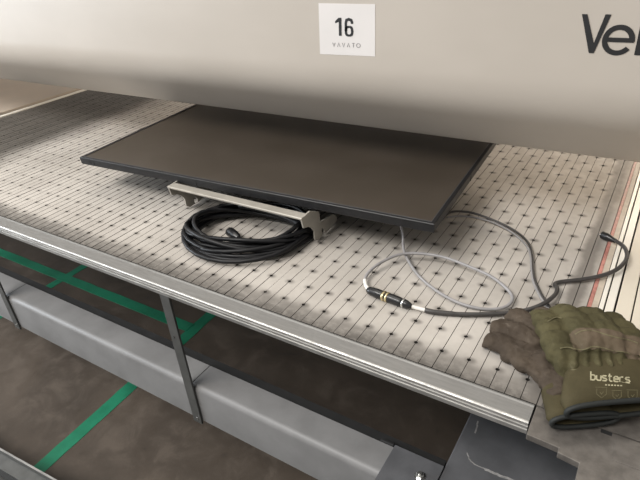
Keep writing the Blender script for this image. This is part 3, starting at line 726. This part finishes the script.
# olive glove, back up, resting on the brown one
g2 = thing('work_glove', (8.5, -22, 0), 'olive green work glove with printed cuff lying on the brown leather glove', 'glove', 'pair of work gloves')
K = [at(562, 352, 2.1), at(588, 344, 2.5), at(609, 344, 2.5), at(629, 349, 2.2)]
parts = [
    finger([at(583, 382, 1.45), at(573, 366, 1.9), K[0], at(551, 330, 1.75), at(543, 319, 1.25), at(540, 318, 0.75)], 1.12, 0.92, 0.88),
    finger([at(592, 362, 2.1), K[1], at(575, 325, 2.05), at(563, 314.5, 1.4), at(560, 314, 0.8)], 1.12, 0.92, 0.9),
    finger([at(610, 362, 2.1), K[2], at(597, 325, 2.0), at(585, 316, 1.3), at(582, 316, 0.8)], 1.10, 0.90, 0.9),
    finger([at(628, 364, 2.0), K[3], at(620, 333, 1.7), at(608, 322, 1.1), at(604, 321, 0.8)], 1.08, 0.86, 0.9),
    finger([at(570, 372, 1.3), at(560, 352, 1.2), at(551, 340, 1.0), at(546, 332, 0.9)], 0.9, 0.7, 0.8),
    loft([(at(599, 346, 1.9), (at(640, 352, 2) - at(556, 350, 2)) * 0.44, 1.05), (at(602, 356, 1.9), (at(645, 358, 2) - at(560, 360, 2)) * 0.48, 1.15),
          (at(606, 368, 1.8), (at(651, 366, 2) - at(566, 373, 2)) * 0.50, 1.05), (at(607, 377, 1.7), (at(652, 373, 2) - at(568, 379, 2)) * 0.50, 0.98)]),
]
me = remesh_union(parts, 0.075, 2)
b0, b1 = W(*at(598, 344, 2)), W(*at(607, 377, 2)); bd = (b1 - b0).normalized(); blen = (b1 - b0).length / S
bs = Vector((-bd.y, bd.x, 0)).normalized()
def gather(co):
    s_ = (co - b0).dot(bd) / S; t_ = (co - b0).dot(bs) / S
    k = max(0, 1 - abs(s_ - blen * 0.86) / 1.25)
    return 0.05 * noise.noise(co / S * 2.4) + 0.13 * k * math.sin(t_ * 9.0 + 2.2 * noise.noise(co / S * 0.9)) + 0.05 * math.sin(s_ * 5 + 2 * noise.noise(co / S))
wrinkle(me, 0.13, 0.8, 9.0, gather)
hand2 = link('hand', me, M_GREEN, g2, True)
# leather strap across the knuckles, following the hand surface
def strap_t(c):
    s_ = (c - b0).dot(bd) / S; t_ = (c - b0).dot(bs) / S
    return s_ - 0.10 * abs(t_ - 0.3)
V, Fc = take_faces(me, lambda c, nn: 0.10 < strap_t(c) < 1.75 and nn.z > 0.05 and (c - b0).dot(bs) / S > -1.95, 0.05)
if Fc: mesh_obj('knuckle_strap', V, Fc, M_STRAP, hand2, True, scale=False)
bmt = bmesh.new(); bmt.from_mesh(me); bvh_h = BVHTree.FromBMesh(bmt); bmt.free()
def hand_seam(pix, rad=0.045):
    o = W(*CAM_C); pts = []
    for p in spline([(u, v_, 0) for u, v_ in pix], 6):
        q = W(*at(p.x, p.y, 2.0)); h = bvh_h.ray_cast(o, (q - o).normalized())[0]
        if h is not None: pts.append(Vector((h.x / S, h.y / S, (h.z - BEDZ) / S + 0.05)))
    v, f = tube_data(pts, rad, 5); mesh_obj('seam', v, f, M_SEAM, hand2, True)
hand_seam([(575, 335), (582, 331.5), (592, 331), (605, 335), (618, 338.5), (630, 341), (638, 344)])
hand_seam([(560, 349), (568, 348), (577, 350), (585, 350), (592, 347.5), (600, 348), (612, 351), (625, 353), (638, 357)])
hand_seam([(570, 371), (585, 369.5), (600, 368.5), (618, 368), (638, 367)], 0.05)
hand_seam([(548, 322), (556, 318), (562, 319)])
# cuff
w0 = (at(606, 372, 1.75), (at(651, 368, 2) - at(566, 375, 2)) * 0.50, 1.02)
w1 = (at(607, 382, 1.75), (at(653, 377, 2) - at(565, 383, 2)) * 0.51, 1.00)
w2 = (at(610, 396, 1.7), (at(660, 389, 2) - at(561, 397, 2)) * 0.505, 0.85)
w3 = (at(615, 409, 1.55), (at(662, 401, 1.8) - at(565, 409, 1.8)) * 0.50, 0.60)
V, Fc, rim = cuff_shell([w0, w1, w2, w3])
c2_o = mesh_obj('cuff', V, Fc, M_CUFF, g2, True); trim(rim, 0.17, M_TRIM, c2_o)
bmt = bmesh.new(); bmt.from_mesh(c2_o.data); bvh = BVHTree.FromBMesh(bmt); bmt.free()
def on_cuff(u, v_, lift=0.03):
    o = W(*CAM_C); p = W(*at(u, v_, 2.0)); h, nn, i, d = bvh.ray_cast(o, (p - o).normalized())
    if h is None: h = p
    return h + Vector((0, 0, lift * S))
def cuff_strokes(name, segs, w, mat=M_THREAD):
    V, Fc = stroke_data(segs, w, lambda p: tuple(on_cuff(p.x, p.y))); return mesh_obj(name, V, Fc, mat, c2_o, scale=False)
# printed word on the cuff: letters drawn as strokes along a slightly tilted baseline
def word(x0, y0, x1, y1, h):
    L = {'b': [[(0, 1.7), (0, 0), (.55, 0), (.75, .25), (.75, .75), (.55, 1), (0, 1)]], 'u': [[(0, 1), (0, .25), (.2, 0), (.75, 0)], [(.75, 1), (.75, 0)]],
         's': [[(.72, 1), (.15, 1), (0, .78), (.15, .55), (.6, .48), (.75, .25), (.6, 0), (0, 0)]], 't': [[(.25, 1.5), (.25, .2), (.42, 0), (.7, 0)], [(0, 1), (.65, 1)]],
         'e': [[(0, .5), (.75, .5), (.75, .8), (.55, 1), (.2, 1), (0, .75), (0, .25), (.2, 0), (.72, 0)]], 'r': [[(0, 1), (0, 0)], [(0, .7), (.25, 1), (.6, 1)]]}
    segs = []; n = 7
    for i, ch in enumerate('busters'):
        for sg in L[ch]:
            segs.append([(x0 + (x1 - x0) * (i + 0.12 + px * 1.0) / n, y0 + (y1 - y0) * (i + px) / n - py * h) for px, py in sg])
    return segs
cuff_strokes('lettering', word(590, 380.0, 630.5, 383.0, 4.9), 1.45)
cuff_strokes('lettering', [[(605 + 3 * i, 385.2 + .15 * i), (607 + 3 * i, 385.3 + .15 * i)] for i in range(6)], 1.3)
cuff_strokes('lettering', [[(612, 381.5), (621, 382.2), (630, 384)]], 0.35)
for cx_, cy_, r0 in ((601.5, 393.5, 4.8), (617, 396, 4.2), (632.5, 396, 4.6)):
    sh = [(cx_ - r0, cy_ - r0), (cx_ - r0, cy_ + r0 * .2), (cx_, cy_ + r0), (cx_ + r0, cy_ + r0 * .2), (cx_ + r0, cy_ - r0)]
    cuff_strokes('print_mark', [sh, [(cx_ - r0 * .35, cy_ - r0 * .2), (cx_, cy_ + r0 * .25), (cx_ + r0 * .4, cy_ - r0 * .3)], [(cx_ - r0 * 1.3, cy_ - r0 * 1.25), (cx_ + r0 * 1.2, cy_ - r0 * 1.2)]], 0.45, M_SEAM)
cuff_strokes('print_mark', [[(598, 401.8), (600.5, 401.8)], [(605, 401.2), (609.5, 401.2)], [(616, 401), (621, 401)]], 0.9, M_THREAD)

# ------------------------------------------------------------------ low rail standing on the floor before the table
lr = thing('floor_trolley', (-52, -40, FLOOR), 'low grey metal trolley edge with rounded tube beside the green tape', 'trolley')
la, lb = at(0, 448, -28), at(57, 480, -28); ld_ = (lb - la); ld_.z = 0; ld_.normalize(); ln = Vector((ld_.y, -ld_.x, 0))
def along(prof, s0, s1):
    V, Fc = [], []; n = len(prof)
    for s_ in (s0, s1):
        for a, z in prof: p = la + ld_ * s_ + ln * a; V.append((p.x, p.y, z))
    Fc = [(i, (i + 1) % n, n + (i + 1) % n, n + i) for i in range(n)] + [tuple(range(n))[::-1], tuple(range(n, 2 * n))]
    return V, Fc
V, Fc = along([(0, -28), (0.18, -28), (0.2, -28.9), (1.7, -29.0), (1.7, -29.3), (0, -29.3)], -40, 45); mesh_obj('edge_rail', V, Fc, M_POST, lr)
V, Fc = along([(-0.02, -27.98), (0.2, -27.98), (0.2, -28.12), (-0.02, -28.12)], -40, 45); mesh_obj('rail_lip', V, Fc, M_ALU, lr)
tubep = [(3.1 + 1.25 * math.cos(k * math.pi / 8), -30.2 + 1.25 * math.sin(k * math.pi / 8)) for k in range(16)]
V, Fc = along(tubep, -40, 45); o = mesh_obj('tube', V, Fc, M_POST, lr); o.data.polygons.foreach_set('use_smooth', [len(p.vertices) == 4 for p in o.data.polygons]); o.data.set_sharp_from_angle(angle=0.8)
V, Fc = along([(0.1, -29.3), (30, -29.3), (30, -31.5), (0.1, -31.5)], -40, 45); mesh_obj('deck', V, Fc, M_BLACK, lr)
for s_ in (-36, 40):
    V, Fc = along([(2, -31.5), (28, -31.5), (28, FLOOR), (2, FLOOR)], s_, s_ + 3); mesh_obj('skid', V, Fc, M_DARKBOX, lr)
